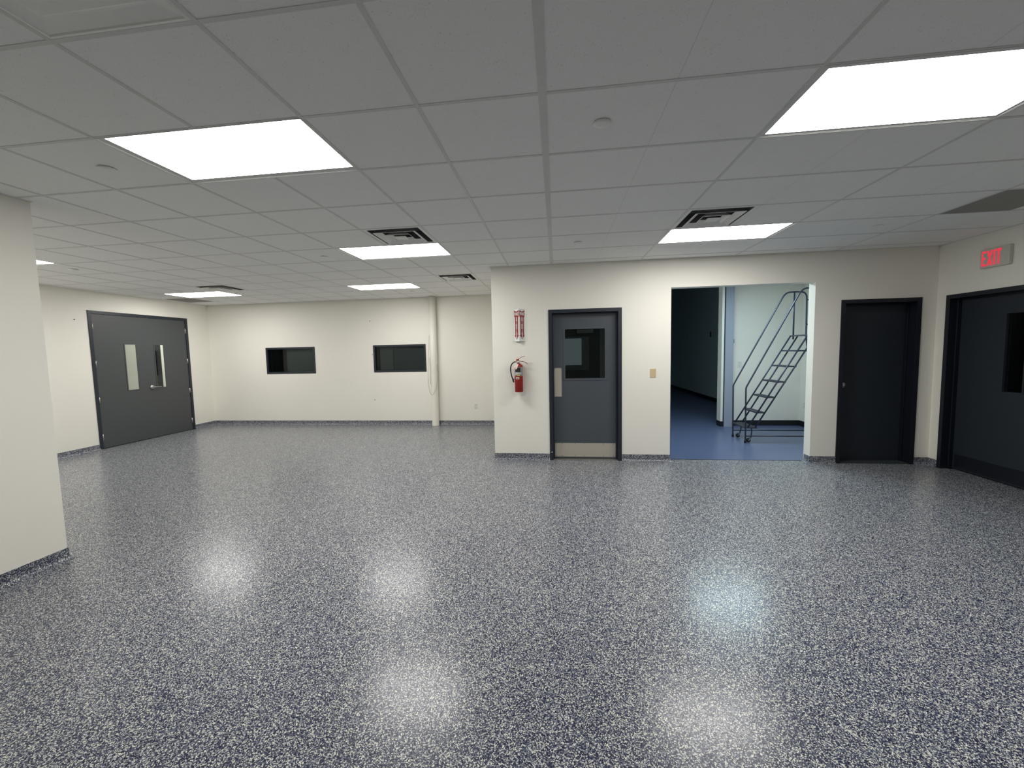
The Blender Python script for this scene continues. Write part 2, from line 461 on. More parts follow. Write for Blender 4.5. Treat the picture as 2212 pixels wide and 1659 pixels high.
# ------------------------------------------------------------------ ceiling diffusers
def diffuser_mesh():
    t = thing('air_vent', 'x', 'air vent', (0, 0, H), 0, 'square ceiling air diffusers')
    h = T / 2 - 0.012
    b = MB()
    def ringq(b, a0, z0, a1, z1, mi=0):
        O = [(-a0, -a0, z0), (a0, -a0, z0), (a0, a0, z0), (-a0, a0, z0)]; I = [(-a1, -a1, z1), (a1, -a1, z1), (a1, a1, z1), (-a1, a1, z1)]
        for k in range(4): b.quad(O[k], O[(k + 1) % 4], I[(k + 1) % 4], I[k], mi=mi)
    ringq(b, h + 0.012, 0.0, h - 0.030, -0.001)
    ringq(b, h - 0.030, -0.001, h - 0.030, 0.004)
    b.build('frame', 'white', t)
    b = MB(); ringq(b, h - 0.030, 0.004, h - 0.030, 0.13); b.quad((-h, -h, 0.13), (h, -h, 0.13), (h, h, 0.13), (-h, h, 0.13)); b.build('duct', 'duct', t)
    for a0, a1 in ((0.216, 0.160), (0.124, 0.085)):
        b = MB(); ringq(b, a0, -0.020, a1, 0.012); ringq(b, a0 + 0.003, -0.018, a1 + 0.003, 0.014); ringq(b, a0, -0.020, a0 + 0.003, -0.018)
        b.build('louver', 'white', t)
    MB().box(-0.060, 0.060, -0.060, 0.060, -0.018, -0.014).build('center_plate', 'white', t)
    return t
vents = diffuser_mesh()
VL = ['square stepped air vent just behind the lit panel left of the wall corner',
      'square stepped air vent touching the lit panel on the right side',
      'small far square air vent nearest the wall corner and pipe column',
      'far square air vent above the panel over the double doors']
for k, (i, j) in enumerate(VENTS):
    o = vents if k == 0 else clone(vents)
    o.location = ((i + 0.5) * T, (j + 0.5) * T, H)
    o['label'] = VL[k]
# white stepped plaque diffuser at the top left corner
t = thing('air_vent', 'pale stepped square vent cut off by the top left picture corner', 'air vent', ((STEP[0] + 0.5) * T, (STEP[1] + 0.5) * T, H), 0, 'square ceiling air diffusers')
b = MB(); zs = [(0.305, 0.0), (0.282, -0.004), (0.278, 0.001), (0.225, 0.008), (0.215, 0.008), (0.205, 0.003), (0.15, 0.010), (0.14, 0.010), (0.132, 0.004), (0.10, 0.007)]
for (a0, z0), (a1, z1) in zip(zs, zs[1:]):
    O = [(-a0, -a0, z0), (a0, -a0, z0), (a0, a0, z0), (-a0, a0, z0)]; I = [(-a1, -a1, z1), (a1, -a1, z1), (a1, a1, z1), (-a1, a1, z1)]
    for k in range(4): b.quad(O[k], O[(k + 1) % 4], I[(k + 1) % 4], I[k])
b.build('frame', 'white', t)
MB().box(-0.1, 0.1, -0.1, 0.1, 0.007, 0.012).build('center_plate', 'white', t)

for (i, j), lb in zip(GRILLES, ('grey perforated return air panel above the red exit sign', 'grey perforated return air panel over the double doors')):
    t = thing('return_grille', lb, 'air vent', ((i + 0.5) * T, (j + 0.5) * T, H), 0, 'perforated return panels')
    h = T / 2 - 0.012
    MB().box(-h, h, -h, h, -0.004, -0.0005).build('perforated_panel', 'grille', t)

# sprinkler cover plates
CAPS = [(-2.752, 0.315, 'round cover plate left of the nearest left ceiling panel'),
        (0.308, 0.300, 'round cover plate between the two nearest ceiling panels'),
        (-2.768, 2.780, 'small round cover plate left of the panel with the vent'),
        (0.307, 2.746, 'small round cover plate on the ceiling above the fire sign wall'),
        (-2.736, 5.797, 'tiny round cover plate beyond the farthest middle panel'),
        (3.369, 2.74, 'small round cover plate at the right toward the exit sign'),
        (-6.30, 2.737, 'small round cover plate beside the half hidden left panel')]
cap = None
for x, y, lb in CAPS:
    if cap is None:
        b = MB().lathe([(0.03, 0.0), (0.03, -0.004), (0.046, -0.004), (0.0475, -0.006), (0.0465, -0.009), (0.02, -0.0105), (0.001, -0.011)], n=36)
        cap = b.build('sprinkler_cover', 'white'); o = cap
    else:
        o = cap.copy(); COL.objects.link(o)
    o.location = (x, y, H)
    tag(o, lb, 'sprinkler cover', 'round sprinkler cover plates on the ceiling')

# ------------------------------------------------------------------ cove base
PROF = [(0, 0.095), (0.006, 0.095), (0.0065, 0.045), (0.011, 0.022), (0.022, 0.009), (0.040, 0.0025), (0.046, 0.0005), (0, 0.0005)]
def cove(name, segs, mat='cove'):
    """segs: (ax, ay, bx, by, nx, ny) strips on a wall face with outward normal n"""
    b = MB()
    for ax, ay, bx, by, nx, ny, ea, eb in segs:
        # ea / eb: +1 extends with offset (outer corner), -1 shrinks (inner corner), 0 square end
        dx, dy = bx - ax, by - ay; L_ = math.hypot(dx, dy); dx /= L_; dy /= L_
        lo = []; hi = []
        for o, z in PROF:
            lo.append(b.bm.verts.new((ax + nx * o - dx * o * ea, ay + ny * o - dy * o * ea, z)))
            hi.append(b.bm.verts.new((bx + nx * o + dx * o * eb, by + ny * o + dy * o * eb, z)))
        n = len(PROF)
        for k in range(n): b.bm.faces.new((lo[k], hi[k], hi[(k + 1) % n], lo[(k + 1) % n]))
        b.bm.faces.new(lo); b.bm.faces.new(hi[::-1])
    return struct(b.build(name, mat), 'flake epoxy cove base along the wall foot', 'baseboard')
cove('baseboard_middle', [(XC, YN, D1A, YN, 0, -1, 1, 0), (D1B, YN, OP[0], YN, 0, -1, 0, 1), (OP[1], YN, D2A, YN, 0, -1, 1, 0), (D2B, YN, XR, YN, 0, -1, 0, -1),
                          (OP[1], YN, OP[1], YN + TH - 0.02, -1, 0, 1, 0), (OP[0], YN, OP[0], YN + TH - 0.02, 1, 0, 1, 0), (XC, YN, XC, YB, -1, 0, 1, -1)])
cove('baseboard_right', [(XR, YREAR, XR, RD0, -1, 0, -1, 0), (XR, RD1, XR, YN, -1, 0, 0, -1)])
cove('baseboard_back', [(XL, YB, XC, YB, 0, -1, -1, -1)])
cove('baseboard_left', [(XL, 0.70, XL, DD0, 1, 0, -1, 0), (XL, DD1, XL, YB, 1, 0, 0, -1)])
cove('baseboard_left_near', [(XP, YREAR, XP, 0.70, 1, 0, -1, 1), (XL, 0.70, XP, 0.70, 0, 1, -1, 1)])

# ------------------------------------------------------------------ doors
def door_frame(b, x0, x1, h, depth, face=0.05, proud=0.012, stop=None):
    """outer size x0..x1, 0..h, local y=0 is the wall face, +y goes into the wall"""
    b.box(x0, x0 + face, -proud, depth, 0, h); b.box(x1 - face, x1, -proud, depth, 0, h); b.box(x0 + face, x1 - face, -proud, depth, h - face, h)
    if stop:
        s0, s1 = stop
        b.box(x0 + face, x0 + face + 0.016, s0, s1, 0, h - face); b.box(x1 - face - 0.016, x1 - face, s0, s1, 0, h - face)
        b.box(x0 + face + 0.016, x1 - face - 0.016, s0, s1, h - face - 0.016, h - face)
def leaf_with_window(b, x0, x1, y0, y1, z0, z1, w=None):
    if not w: b.box(x0, x1, y0, y1, z0, z1); return
    a, c, e, f = w
    b.box(x0, a, y0, y1, z0, z1); b.box(c, x1, y0, y1, z0, z1); b.box(a, c, y0, y1, z0, e); b.box(a, c, y0, y1, f, z1)
def window_kit(w, y0, y1, parent, mat, lip=0.02, back=True):
    a, c, e, f = w
    b = MB()
    for (p, q, r, s) in ((a - lip, a + 0.002, e - lip, f + lip), (c - 0.002, c + lip, e - lip, f + lip), (a + 0.002, c - 0.002, e - lip, e + 0.002), (a + 0.002, c - 0.002, f - 0.002, f + lip)):
        b.box(p, q, y0 - 0.006, y0, r, s)
        if back: b.box(p, q, y1, y1 + 0.006, r, s)
    b.build('window_stop', mat, parent)
    ym = (y0 + y1) / 2
    MB().box(a, c, ym - 0.003, ym + 0.003, e, f).build('glass_pane', 'glass', parent)
def lever(parent, x, z, dirx, y, mat='chrome'):
    b = MB(); b.lathe([(0.001, -0.03), (0.034, -0.028), (0.042, -0.010), (0.042, 0.0)], (x, y, z), 'Y', 24)
    b.tube([(x, y - 0.01, z), (x, y - 0.055, z), (x + dirx * 0.02, y - 0.06, z), (x + dirx * 0.16, y - 0.055, z - 0.004)], 0.010, 10)
    return b.build('door_handle', mat, parent)

# door 1: grey door with the big window
d = thing('door_1', 'slate grey door with square window, push plate and steel kick plate', 'door', (D1A + 0.511, YN, 0), 0, kind='structure')
hw = 0.511; Y0 = 0.085; Y1 = 0.13
b = MB(); door_frame(b, -hw, hw, DH, TH, stop=(0.052, Y0 - 0.002)); b.build('door_frame', 'frame', d, bevel=0.002)
off = -(D1A + 0.511)
win = (0.178 + off, 0.745 + off, 1.187, 1.902)
b = MB(); leaf_with_window(b, -hw + 0.053, hw - 0.053, Y0, Y1, 0.012, DH - 0.053, win); lf = b.build('door_leaf', 'leaf', d)
window_kit(win, Y0, Y1, lf, 'leaf', 0.026)
MB().box(0.020 + off, 0.124 + off, Y0 - 0.002, Y0, 0.924, 1.343).build('push_plate', 'steel', lf)
kb = MB().box(-hw + 0.075, hw - 0.073, Y0 - 0.002, Y0, 0.03, 0.235)
kb.build('kick_plate', 'steel', lf)
b = MB()
for px in (0.04, 0.12, 0.31, 0.44, 0.72, 0.86):
    for pz in (0.045, 0.222): b.lathe([(0.001, -0.004), (0.005, -0.003), (0.005, 0)], (px + off, Y0 - 0.002, pz), 'Y', 8)
for px in (0.03, 0.114): b.lathe([(0.001, -0.004), (0.005, -0.003), (0.005, 0)], (px + off, Y0 - 0.002, 1.332), 'Y', 8)
b.build('screws', 'board', lf)
MB().box(-hw + 0.05, hw - 0.05, 0.0, TH - 0.02, 0.0005, 0.008).build('threshold', 'chrome', d)
MB().prism([(-0.503, 0.118), (-0.474, 0.112), (-0.472, 0.135), (-0.48, 0.122)], -0.0127, -0.0121, 1).build('paint_chip', 'wplast', d)

# door 2: narrow black door
d = thing('door_2', 'narrow black door with a round lock, right of the open doorway', 'door', ((D2A + D2B) / 2, YN, 0), 0, kind='structure')
hw = (D2B - D2A) / 2; Y0 = 0.155
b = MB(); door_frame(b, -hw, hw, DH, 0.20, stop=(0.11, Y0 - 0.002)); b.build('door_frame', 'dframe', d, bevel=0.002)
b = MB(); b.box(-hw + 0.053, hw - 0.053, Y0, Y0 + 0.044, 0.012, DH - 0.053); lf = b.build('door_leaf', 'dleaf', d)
b = MB(); b.lathe([(0.001, -0.03), (0.012, -0.03), (0.014, -0.02), (0.030, -0.018), (0.036, -0.008), (0.038, 0.0)], (-hw + 0.160, Y0, 1.045), 'Y', 28)
b.build('door_lock', 'chrome', lf)
MB().box(-hw + 0.05, hw - 0.05, 0.002, 0.215, 0.0005, 0.011).build('threshold', 'board', d)  # strip added to block light coming under the leaf

# door 3: tall double doors on the left wall (local x -> +Y)
dc = (DD0 + DD1) / 2
d = thing('door_3', 'tall grey double doors with two slim windows in the left wall', 'door', (XL, dc, 0), PI / 2, kind='structure')
hw = (DD1 - DD0) / 2
b = MB(); door_frame(b, -hw, hw, DDH, TH, face=0.055); b.build('door_frame', 'frame', d, bevel=0.002)
Y0, Y1 = 0.002, 0.046
for sgn, wy in ((-1, (4.768, 4.972)), (1, (5.342, 5.530))):
    x0, x1 = (-hw + 0.057, -0.0002) if sgn < 0 else (0.0002, hw - 0.057)
    win = (wy[0] - dc, wy[1] - dc, 1.016, 1.886)
    b = MB(); leaf_with_window(b, x0, x1, Y0, Y0 + 0.006, 0.015, DDH - 0.058, win)
    leaf_with_window(b, x0, x1, Y0 + 0.006, Y1, 0.015, DDH - 0.058, (win[0] - 0.01, win[1] + 0.045, win[2] - 0.01, win[3] + 0.01)); lf = b.build('door_leaf', 'leafg', d)
    window_kit(win, Y0, Y0 + 0.006, lf, 'leafg', 0.016, False)
    hx = -hw + 0.062 if sgn < 0 else hw - 0.062
    for z in (2.195, 1.535, 0.88, 0.21):
        MB().lathe([(0.007, -0.055), (0.007, 0.055)], (hx, Y0 - 0.008, z), 'Z', 10).box(hx - 0.012, hx + 0.012, Y0 - 0.006, Y0 - 0.0005, z - 0.055, z + 0.055).build('hinge', 'chrome', lf)
    if sgn > 0: MB().box(-hw + 0.055, hw - 0.055, 0.001, TH - 0.005, 0.0005, 0.0145).build('threshold', 'board2', d)  # dark strip added to cover the lit floor gap under the leaves
    if sgn > 0: lever(lf, 0.062, 1.035, 1, Y0)

# door 4: black double doors on the right wall (local x -> -Y)
dc = (RD0 + RD1) / 2
d = thing('door_4', 'black double doors with a slim dark window at the right edge', 'door', (XR, dc, 0), -PI / 2, kind='structure')
hw = (RD1 - RD0) / 2
Y0, Y1 = 0.115, 0.159
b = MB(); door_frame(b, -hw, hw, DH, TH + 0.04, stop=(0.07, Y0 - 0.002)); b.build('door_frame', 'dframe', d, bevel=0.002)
for sgn in (-1, 1):
    x0, x1 = (-hw + 0.053, -0.0025) if sgn < 0 else (0.0025, hw - 0.053)
    wx = (dc - 3.163, dc - 2.962) if sgn < 0 else (3.163 - dc - 0.201, 3.163 - dc)
    win = (min(wx), max(wx), 1.035, 1.906)
    if sgn > 0: win = (0.175, 0.376, 1.035, 1.906)
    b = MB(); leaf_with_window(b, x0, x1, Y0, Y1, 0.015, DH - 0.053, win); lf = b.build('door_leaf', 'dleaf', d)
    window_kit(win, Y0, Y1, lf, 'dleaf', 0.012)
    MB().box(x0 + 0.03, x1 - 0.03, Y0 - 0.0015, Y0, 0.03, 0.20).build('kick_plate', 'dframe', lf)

# ------------------------------------------------------------------ little windows in the back wall
def back_window(name, W, label, panels):
    x0, x1, z0, z1 = W
    cx = (x0 + x1) / 2
    t = thing(name, label, 'window', (cx, YB, 0), 0, kind='structure')
    a, c = x0 - cx, x1 - cx
    b = MB(); f = 0.042; D = TH
    b.box(a, a + f, -0.01, D, z0, z1); b.box(c - f, c, -0.01, D, z0, z1); b.box(a + f, c - f, -0.01, D, z0, z0 + f); b.box(a + f, c - f, -0.01, D, z1 - f, z1)
    b.build('window_frame', 'frame', t, bevel=0.002)
    MB().box(a + f, c - f, 0.030, 0.036, z0 + f, z1 - f).build('glass_pane', 'glass', t)
    b = MB(); g = 0.001
    b.box(a + f, c - f, D + 0.30, D + 0.32, z0, z1)
    b.box(a + f - 0.02, a + f, D + g, D + 0.30, z0, z1); b.box(c - f, c - f + 0.02, D + g, D + 0.30, z0, z1)
    b.box(a + f, c - f, D + g, D + 0.30, z0 - 0.02, z0); b.box(a + f, c - f, D + g, D + 0.30, z1, z1 + 0.02)
    b.build('dark_niche', 'void', t)
    for (p, q, y, mt) in panels:
        MB().box(p - cx, q - cx, y, y + 0.012, z0 + f + 0.001, z1 - f - 0.001).build('blackout_panel', mt, t)
back_window('window_1', W1, 'left small dark window in the far wall', [(-6.175, -5.465, 0.085, 'board')])
back_window('window_2', W2, 'small dark window beside the white pipe column', [(-3.895, -3.59, 0.085, 'board'), (-3.565, -2.845, 0.060, 'board2')])

# ------------------------------------------------------------------ rooms seen through the openings
# blue-floored storage room
XB0, XB1 = 1.55, 4.84; YS = 6.66; HX0 = 3.365
struct(MB().quad((XB0, YN + 0.117, -0.001), (XB1 + 0.05, YN + 0.117, -0.001), (XB1 + 0.05, 15.2, -0.001), (XB0, 15.2, -0.001)).build('floor_storage', 'blue'), 'smooth blue epoxy floor beyond the open doorway', 'floor')
struct(MB().box(OP[0] + 0.007, OP[1] - 0.007, YN + 0.108, YN + 0.120, -0.001, 0.003).build('trim_1', 'rubber'), 'thin dark strip between the flake floor and blue floor', 'floor strip')
wall_x('wall_storage_back', YS, YS + TH, HX0, XB1 + 0.05, [], 'pale wall behind the rolling ladder')
wall_y('wall_storage_right', XB1, XB1 + 0.14, YN + TH + 0.06, YS, [], 'right side wall of the storage room')
wall_y('wall_storage_left', XB0 - 0.1, XB0, YN + TH, 15.2, [], 'left side wall of the storage room', top=4.8)
wall_y('wall_hall_right', 4.63, 4.77, YS + TH, 15.2, [], 'unlit wall of the dark hall beyond the doorway', top=4.8, mat='dwall')
wall_x('wall_hall_end', 15.2, 15.34, XB0 - 0.1, 4.77, [], 'far end of the dark hall', top=4.8, mat='dwall')
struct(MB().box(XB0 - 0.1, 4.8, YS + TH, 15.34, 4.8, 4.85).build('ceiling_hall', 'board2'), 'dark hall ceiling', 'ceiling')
struct(MB().box(XB0 - 0.1, 4.98, YB + TH + 0.001, YB + TH + 0.05, H - 0.01, 4.8).build('wall_hall_header', 'dwall'), 'header above the hall entrance', 'wall')
def base_strip(name, x0, x1, y0, y1, h=0.105):
    return struct(MB().box(x0, x1, y0, y1, 0, h).build(name, 'rubber'), 'black rubber baseboard', 'baseboard')
base_strip('baseboard_storage_back', 3.52, XB1 - 0.008, YS - 0.008, YS)
base_strip('baseboard_storage_right', XB1 - 0.008, XB1, YN + TH + 0.21, YS)
base_strip('baseboard_hall_right', 4.622, 4.63, YS + TH, 15.2)
struct(MB().box(3.365, 3.515, 6.50, YS, 0, H).build('trim_2', 'post'), 'pale blue grey door post at the end of the storage wall', 'post')
struct(MB().box(3.305, 3.348, 6.53, 6.72, 0.105, H).build('trim_3', 'wall'), 'narrow off-white door edge beside the dark hall', 'trim')
struct(MB().box(3.302, 3.351, 6.527, 6.723, 0, 0.105).build('trim_4', 'rubber'), 'black foot of the narrow door edge', 'trim')
struct(MB().box(3.352, 3.364, 6.53, 6.72, 0, H).build('trim_5', 'rubber'), 'black strip standing in for the dark gap between door edge and post', 'trim')  # shade of the gap put in as a black strip
t = thing('ceiling_light', 'cool white ceiling panel lighting the storage room', 'ceiling light', (2.9, 5.0, H), 0)
MB().box(-0.62, 0.62, -0.31, 0.31, -0.020, -0.001).build('frame', 'white', t)
MB().quad((-0.58, -0.27, -0.0205), (0.58, -0.27, -0.0205), (0.58, 0.27, -0.0205), (-0.58, 0.27, -0.0205)).build('lens', 'lensc', t)

def outlet(name, loc, rz, label, mat='wplast', kind='duplex', w=0.072, h=0.116):
    t = thing(name, label, {'duplex': 'power outlet', 'switch': 'light switch', 'blank': 'wall plate'}[kind], loc, rz)
    MB().box(-w / 2, w / 2, -0.006, 0, -h / 2, h / 2).build('cover_plate', mat, t, bevel=0.0015)
    if kind == 'duplex':
        for z in (-0.025, 0.025):
            b = MB(); b.box(-0.017, 0.017, -0.0085, -0.006, z - 0.014, z + 0.014)
            b.box(-0.008, -0.005, -0.009, -0.0085, z - 0.006, z + 0.007); b.box(0.005, 0.008, -0.009, -0.0085, z - 0.005, z + 0.006); b.box(-0.002, 0.002, -0.009, -0.0085, z - 0.011, z - 0.008)
            for f in list(b.bm.faces)[6:]: f.material_index = 1
            b.build('socket', ['wplast', 'board2'], t)
    elif kind == 'blank':
        for z in (-0.046, 0.046): MB().lathe([(0.001, -0.0075), (0.004, -0.007), (0.004, -0.006)], (0, 0, z), 'Y', 10).build('screw', 'steel', t)
    else:
        MB().box(-0.010, 0.010, -0.014, -0.006, -0.02, 0.02).build('toggle', 'board', t)
    return t
outlet('power_outlet', (-1.714, YB, 0.414), 0, 'white power outlet low on the far wall right of the pipe column')
outlet('power_outlet', (3.70, YS, 1.238), 0, 'white power outlet on the wall behind the ladder rails', w=0.085, h=0.125)
outlet('power_outlet', (XB1, 6.50, 0.43), -PI / 2, 'low white outlet plate beside the doorway jamb behind the ladder')
outlet('wall_plate', (1.391, YN, 1.255), 0, 'almond blank wall plate between the grey door and the open doorway', 'cream', 'blank', 0.079, 0.122)
outlet('light_switch', (4.63, 10.85, 1.97), -PI / 2, 'small black box on the dark hall wall', 'rubber', 'switch', 0.09, 0.16)
outlet('light_switch', (3.56, YS, 1.705), 0, 'small dark switch on the pale wall edge beside the hall', 'board', 'switch', 0.055, 0.085)

# room behind door 1
t = thing('ceiling_light', 'dim fill lamp added in the room behind the grey door', 'ceiling light', (1.0, 5.0, H), 0)  # lamp added only to brighten this room
MB().box(-0.31, 0.31, -0.31, 0.31, -0.020, -0.001).build('frame', 'white', t)
MB().quad((-0.27, -0.27, -0.0205), (0.27, -0.27, -0.0205), (0.27, 0.27, -0.0205), (-0.27, 0.27, -0.0205)).build('lens', 'lensfill', t)
struct(MB().box(0.735, 0.80, 4.50, 4.56, 0, H).build('trim_6', 'bluebox'), 'grey post seen through the right edge of the grey door window', 'post')
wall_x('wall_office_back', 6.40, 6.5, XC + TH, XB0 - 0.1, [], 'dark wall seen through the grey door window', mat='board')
t = thing('door_glass_reflection', 'glowing pale panel standing in for a reflection in the grey door glass', 'window', (0.30, 6.40, 0), 0, kind='structure')  # frame and glowing pane built in place of a reflection on the glass
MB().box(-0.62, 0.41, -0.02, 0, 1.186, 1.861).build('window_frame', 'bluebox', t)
MB().box(-0.55, 0.262, -0.024, -0.02, 1.290, 1.828).build('reflection_glow', 'reflglow', t)
t = thing('reflection_box', 'grey box standing in for a reflection in the grey door glass', 'ceiling light', (0.64, 6.2, 1.90), 0)  # box built in place of a shape reflected in the glass
MB().box(-0.17, 0.15, 0.10, 0.198, 0.03, 0.10).build('housing', 'grille', t)

# corridor behind the tall double doors
XK = -10.5
wall_y('wall_corridor', XK - 0.1, XK, 3.6, 9.2, [], 'pale corridor wall seen through the double door windows')
struct(MB().quad((XK, 3.6, -0.002), (XL - TH, 3.6, -0.002), (XL - TH, 9.2, -0.002), (XK, 9.2, -0.002)).build('floor_corridor', 'floor'), 'corridor floor beyond the double doors', 'floor')
wall_x('wall_corridor_near', 3.5, 3.6, XK, XL - TH, [], 'near end of the corridor')
wall_x('wall_corridor_far', 9.2, 9.3, XK, XL - TH, [], 'far end of the corridor')
wall_y('wall_corridor_right', XL - TH, XL - TH + 0.05, YB + TH, 9.2, [], 'corridor side wall')
struct(MB().box(XK, XL - TH, 3.5, 9.3, H, H + 0.05).build('ceiling_corridor', 'tile'), 'corridor ceiling', 'ceiling')
t = thing('ceiling_light', 'corridor ceiling panel lighting the space beyond the double doors', 'ceiling light', (-9.5, 8.3, H), 0)
MB().box(-0.31, 0.31, -0.62, 0.62, -0.02, -0.001).build('frame', 'white', t)
MB().quad((-0.27, -0.58, -0.0205), (0.27, -0.58, -0.0205), (0.27, 0.58, -0.0205), (-0.27, 0.58, -0.0205)).build('lens', 'lens', t)
d = thing('door_5', 'dark corridor door glimpsed through the right slim window', 'door', (XK, 7.43, 0), PI / 2, kind='structure')
b = MB(); b.box(-0.30, 0.250, -0.04, -0.001, 0.012, 2.1); lf = b.build('door_leaf', 'leafdull', d)
MB().box(0.05, 0.236, -0.044, -0.04, 1.17, 1.81).build('window_panel', 'void', lf)

# dark space behind the black double doors
wall_y('wall_outside_right', 6.2, 6.3, 1.2, 4.2, [], 'dark space beyond the black double doors', mat='void')  # black surface in place of an unlit room

# ------------------------------------------------------------------ pipe column, cable, wall marks
o = MB().lathe([(0.0795, 0.0), (0.0795, 0.012), (0.0765, 0.02), (0.0775, 1.4), (0.0785, H - 0.004)], n=40).build('pipe_column', 'pipe', loc=(-2.605, 6.600, 0.0))
o.rotation_euler = (0, math.radians(0.25), 0)
tag(o, 'round white painted steel pipe column standing at the far wall', 'column')
b = MB(); b.tube([(-2.664, 6.535, 1.98), (-2.678, 6.53, 1.70), (-2.700, 6.525, 1.424), (-2.716, 6.515, 1.10), (-2.700, 6.50, 0.84), (-2.665, 6.495, 0.72), (-2.63, 6.493, 0.675), (-2.57, 6.495, 0.76), (-2.525, 6.51, 0.86), (-2.508, 6.535, 1.07), (-2.515, 6.55, 1.35)], 0.0028, 8, 3)
b.tube([(-2.672, 6.527, 1.5), (-2.668, 6.522, 1.2), (-2.663, 6.515, 1.07), (-2.657, 6.513, 0.92)], 0.0030, 8, 1)
tag(b.build('cable', 'cable'), 'thin loop of cable hanging on the white pipe column', 'cable')
nail = None
for x, y, z, lb in ((-4.064, YB, 2.337, 'tiny nail high on the far wall above the right window'), (-4.031, YB, 0.57, 'tiny nail low on the far wall below the right window'), (-4.040, YB, 1.59, 'tiny nail at the left edge of the right window')):
    if nail is None: nail = MB().lathe([(0.001, -0.010), (0.008, -0.008), (0.009, -0.003), (0.003, -0.002), (0.003, 0)], axis='Y', n=10).build('nail', 'board'); o = nail
    else: o = nail.copy(); COL.objects.link(o)
    o.location = (x, y, z); tag(o, lb, 'nail', 'nails in the walls')
o = nail.copy(); COL.objects.link(o); o.location = (XL, 3.99, 2.30); o.rotation_euler = (0, 0, PI / 2); tag(o, 'tiny nail on the left wall beside the tall double doors', 'nail', 'nails in the walls')

# ------------------------------------------------------------------ exit sign (local x -> -Y on the right wall)
t = thing('exit_sign', 'small wall sign with lit red EXIT letters above the black double doors', 'exit sign', (XR, 3.23, 2.525), -PI / 2)
b = MB(); b.box(-0.100, 0.205, -0.040, 0, -0.105, 0.105); b.build('housing', 'exitbody', t, bevel=0.006)
b = MB()
def bars(b, rects, y0=-0.0425, y1=-0.040):
    for r in rects: b.prism(r, y0, y1, 1)
hz = 0.0825; st = 0.014
def rect(x0, x1, z0, z1): return [(x0, z0), (x1, z0), (x1, z1), (x0, z1)]
xe = -0.078; wE = 0.045
bars(b, [rect(xe, xe + st, -hz, hz), rect(xe + st, xe + wE, hz - 0.022, hz), rect(xe + st, xe + wE - 0.008, -0.011, 0.011), rect(xe + st, xe + wE, -hz, -hz + 0.022)])
xx = -0.023; wX = 0.058
bars(b, [[(xx, -hz), (xx + 0.017, -hz), (xx + wX, hz), (xx + wX - 0.017, hz)]])
bars(b, [[(xx + wX - 0.017, -hz), (xx + wX, -hz), (xx + 0.017, hz), (xx, hz)]], -0.0427, -0.0402)
bars(b, [rect(0.046, 0.063, -hz, hz)])
bars(b, [rect(0.073, 0.126, hz - 0.022, hz), rect(0.091, 0.108, -hz, hz - 0.022)])
b.build('lettering', 'exitred', t)
MB().prism([(0.145, 0.0), (0.160, -0.018), (0.160, 0.018)], -0.0412, -0.040, 1).box(0.160, 0.182, -0.0412, -0.040, -0.007, 0.007).build('arrow', 'exitbody', t)

# ------------------------------------------------------------------ V-shaped fire extinguisher sign
t = thing('fire_extinguisher_sign', 'folded white wall sign with two red arrows reading FIRE EXTINGUISHER', 'sign', (-0.470, YN, 1.742), 0)
hs = 0.462; xw = 0.078; dp = 0.062
b = MB()
for s in (-1, 1):
    b.prism([(s * xw, -0.003), (s * xw, -0.0006), (s * 0.103, -0.0006), (s * 0.103, -0.003)], 0, hs, 2)
b.build('mounting_flange', 'wall', t)
PLN = []
for s in (-1, 1):
    # slanted face from (s*xw, 0) to (0, -dp)
    th = 0.0015
    b = MB(); b.prism([(s * xw, -0.001), (0, -dp), (0, -dp + th * 1.6), (s * (xw - th * 1.6), -0.001)], 0, hs, 2); fc = b.build('sign_face', 'signwhite', t)
    L_ = math.hypot(xw, dp)
    # local frame on the face: u along the face (screen right), w = up, n = outward
    if s < 0: A = Vector((-xw, -0.001, 0)); u = Vector((xw, -dp, 0)).normalized()
    else: A = Vector((0, -dp, 0)); u = Vector((xw, dp, 0)).normalized()
    n = Vector((u.y, -u.x, 0))
    if n.y > 0: n = -n
    Mx = Matrix(((u.x, 0, n.x, A.x + n.x * 0.0008), (u.y, 0, n.y, A.y + n.y * 0.0008), (0, 1, 0, 0), (0, 0, 0, 1)))
    c = L_ / 2
    def pz(pts):
        bb.bm.faces.new([bb.bm.verts.new(Mx @ Vector((p[0], p[1], 0))) for p in pts])
    bb = MB(); hwid = 0.043; sw = 0.030
    top, bot = hs - 0.018, 0.028
    pz([(c - hwid, top), (c - hwid, top - 0.085), (c - sw, top - 0.105), (c - sw, bot + 0.060), (c - hwid, bot + 0.060), (c, bot), (c + hwid, bot + 0.060), (c + sw, bot + 0.060), (c + sw, top - 0.105), (c + hwid, top - 0.085), (c + hwid, top), (c, top - 0.020)])
    for f in bb.bm.faces: f.normal_update()
    bmesh.ops.triangulate(bb.bm, faces=bb.bm.faces)
    bb.build('red_arrow', 'signred', fc)
    tb = MB(); Mt = Mx @ Matrix.Translation((c, top - 0.055, 0.0008))
    tb.text('FIRE', 0.058, Mt, bold=0.0014, depth=0.0002, sx=0.66)
    tb.build('fire_lettering', 'signwhite', fc); tb = MB()
    for k, ch in enumerate('EXTINGUISHER'):
        tb.text(ch, 0.034, Mx @ Matrix.Translation((c, top - 0.108 - k * 0.0256, 0.0008)), bold=0.0013, depth=0.0002)
    tb.build('extinguisher_lettering', 'signwhite', fc)

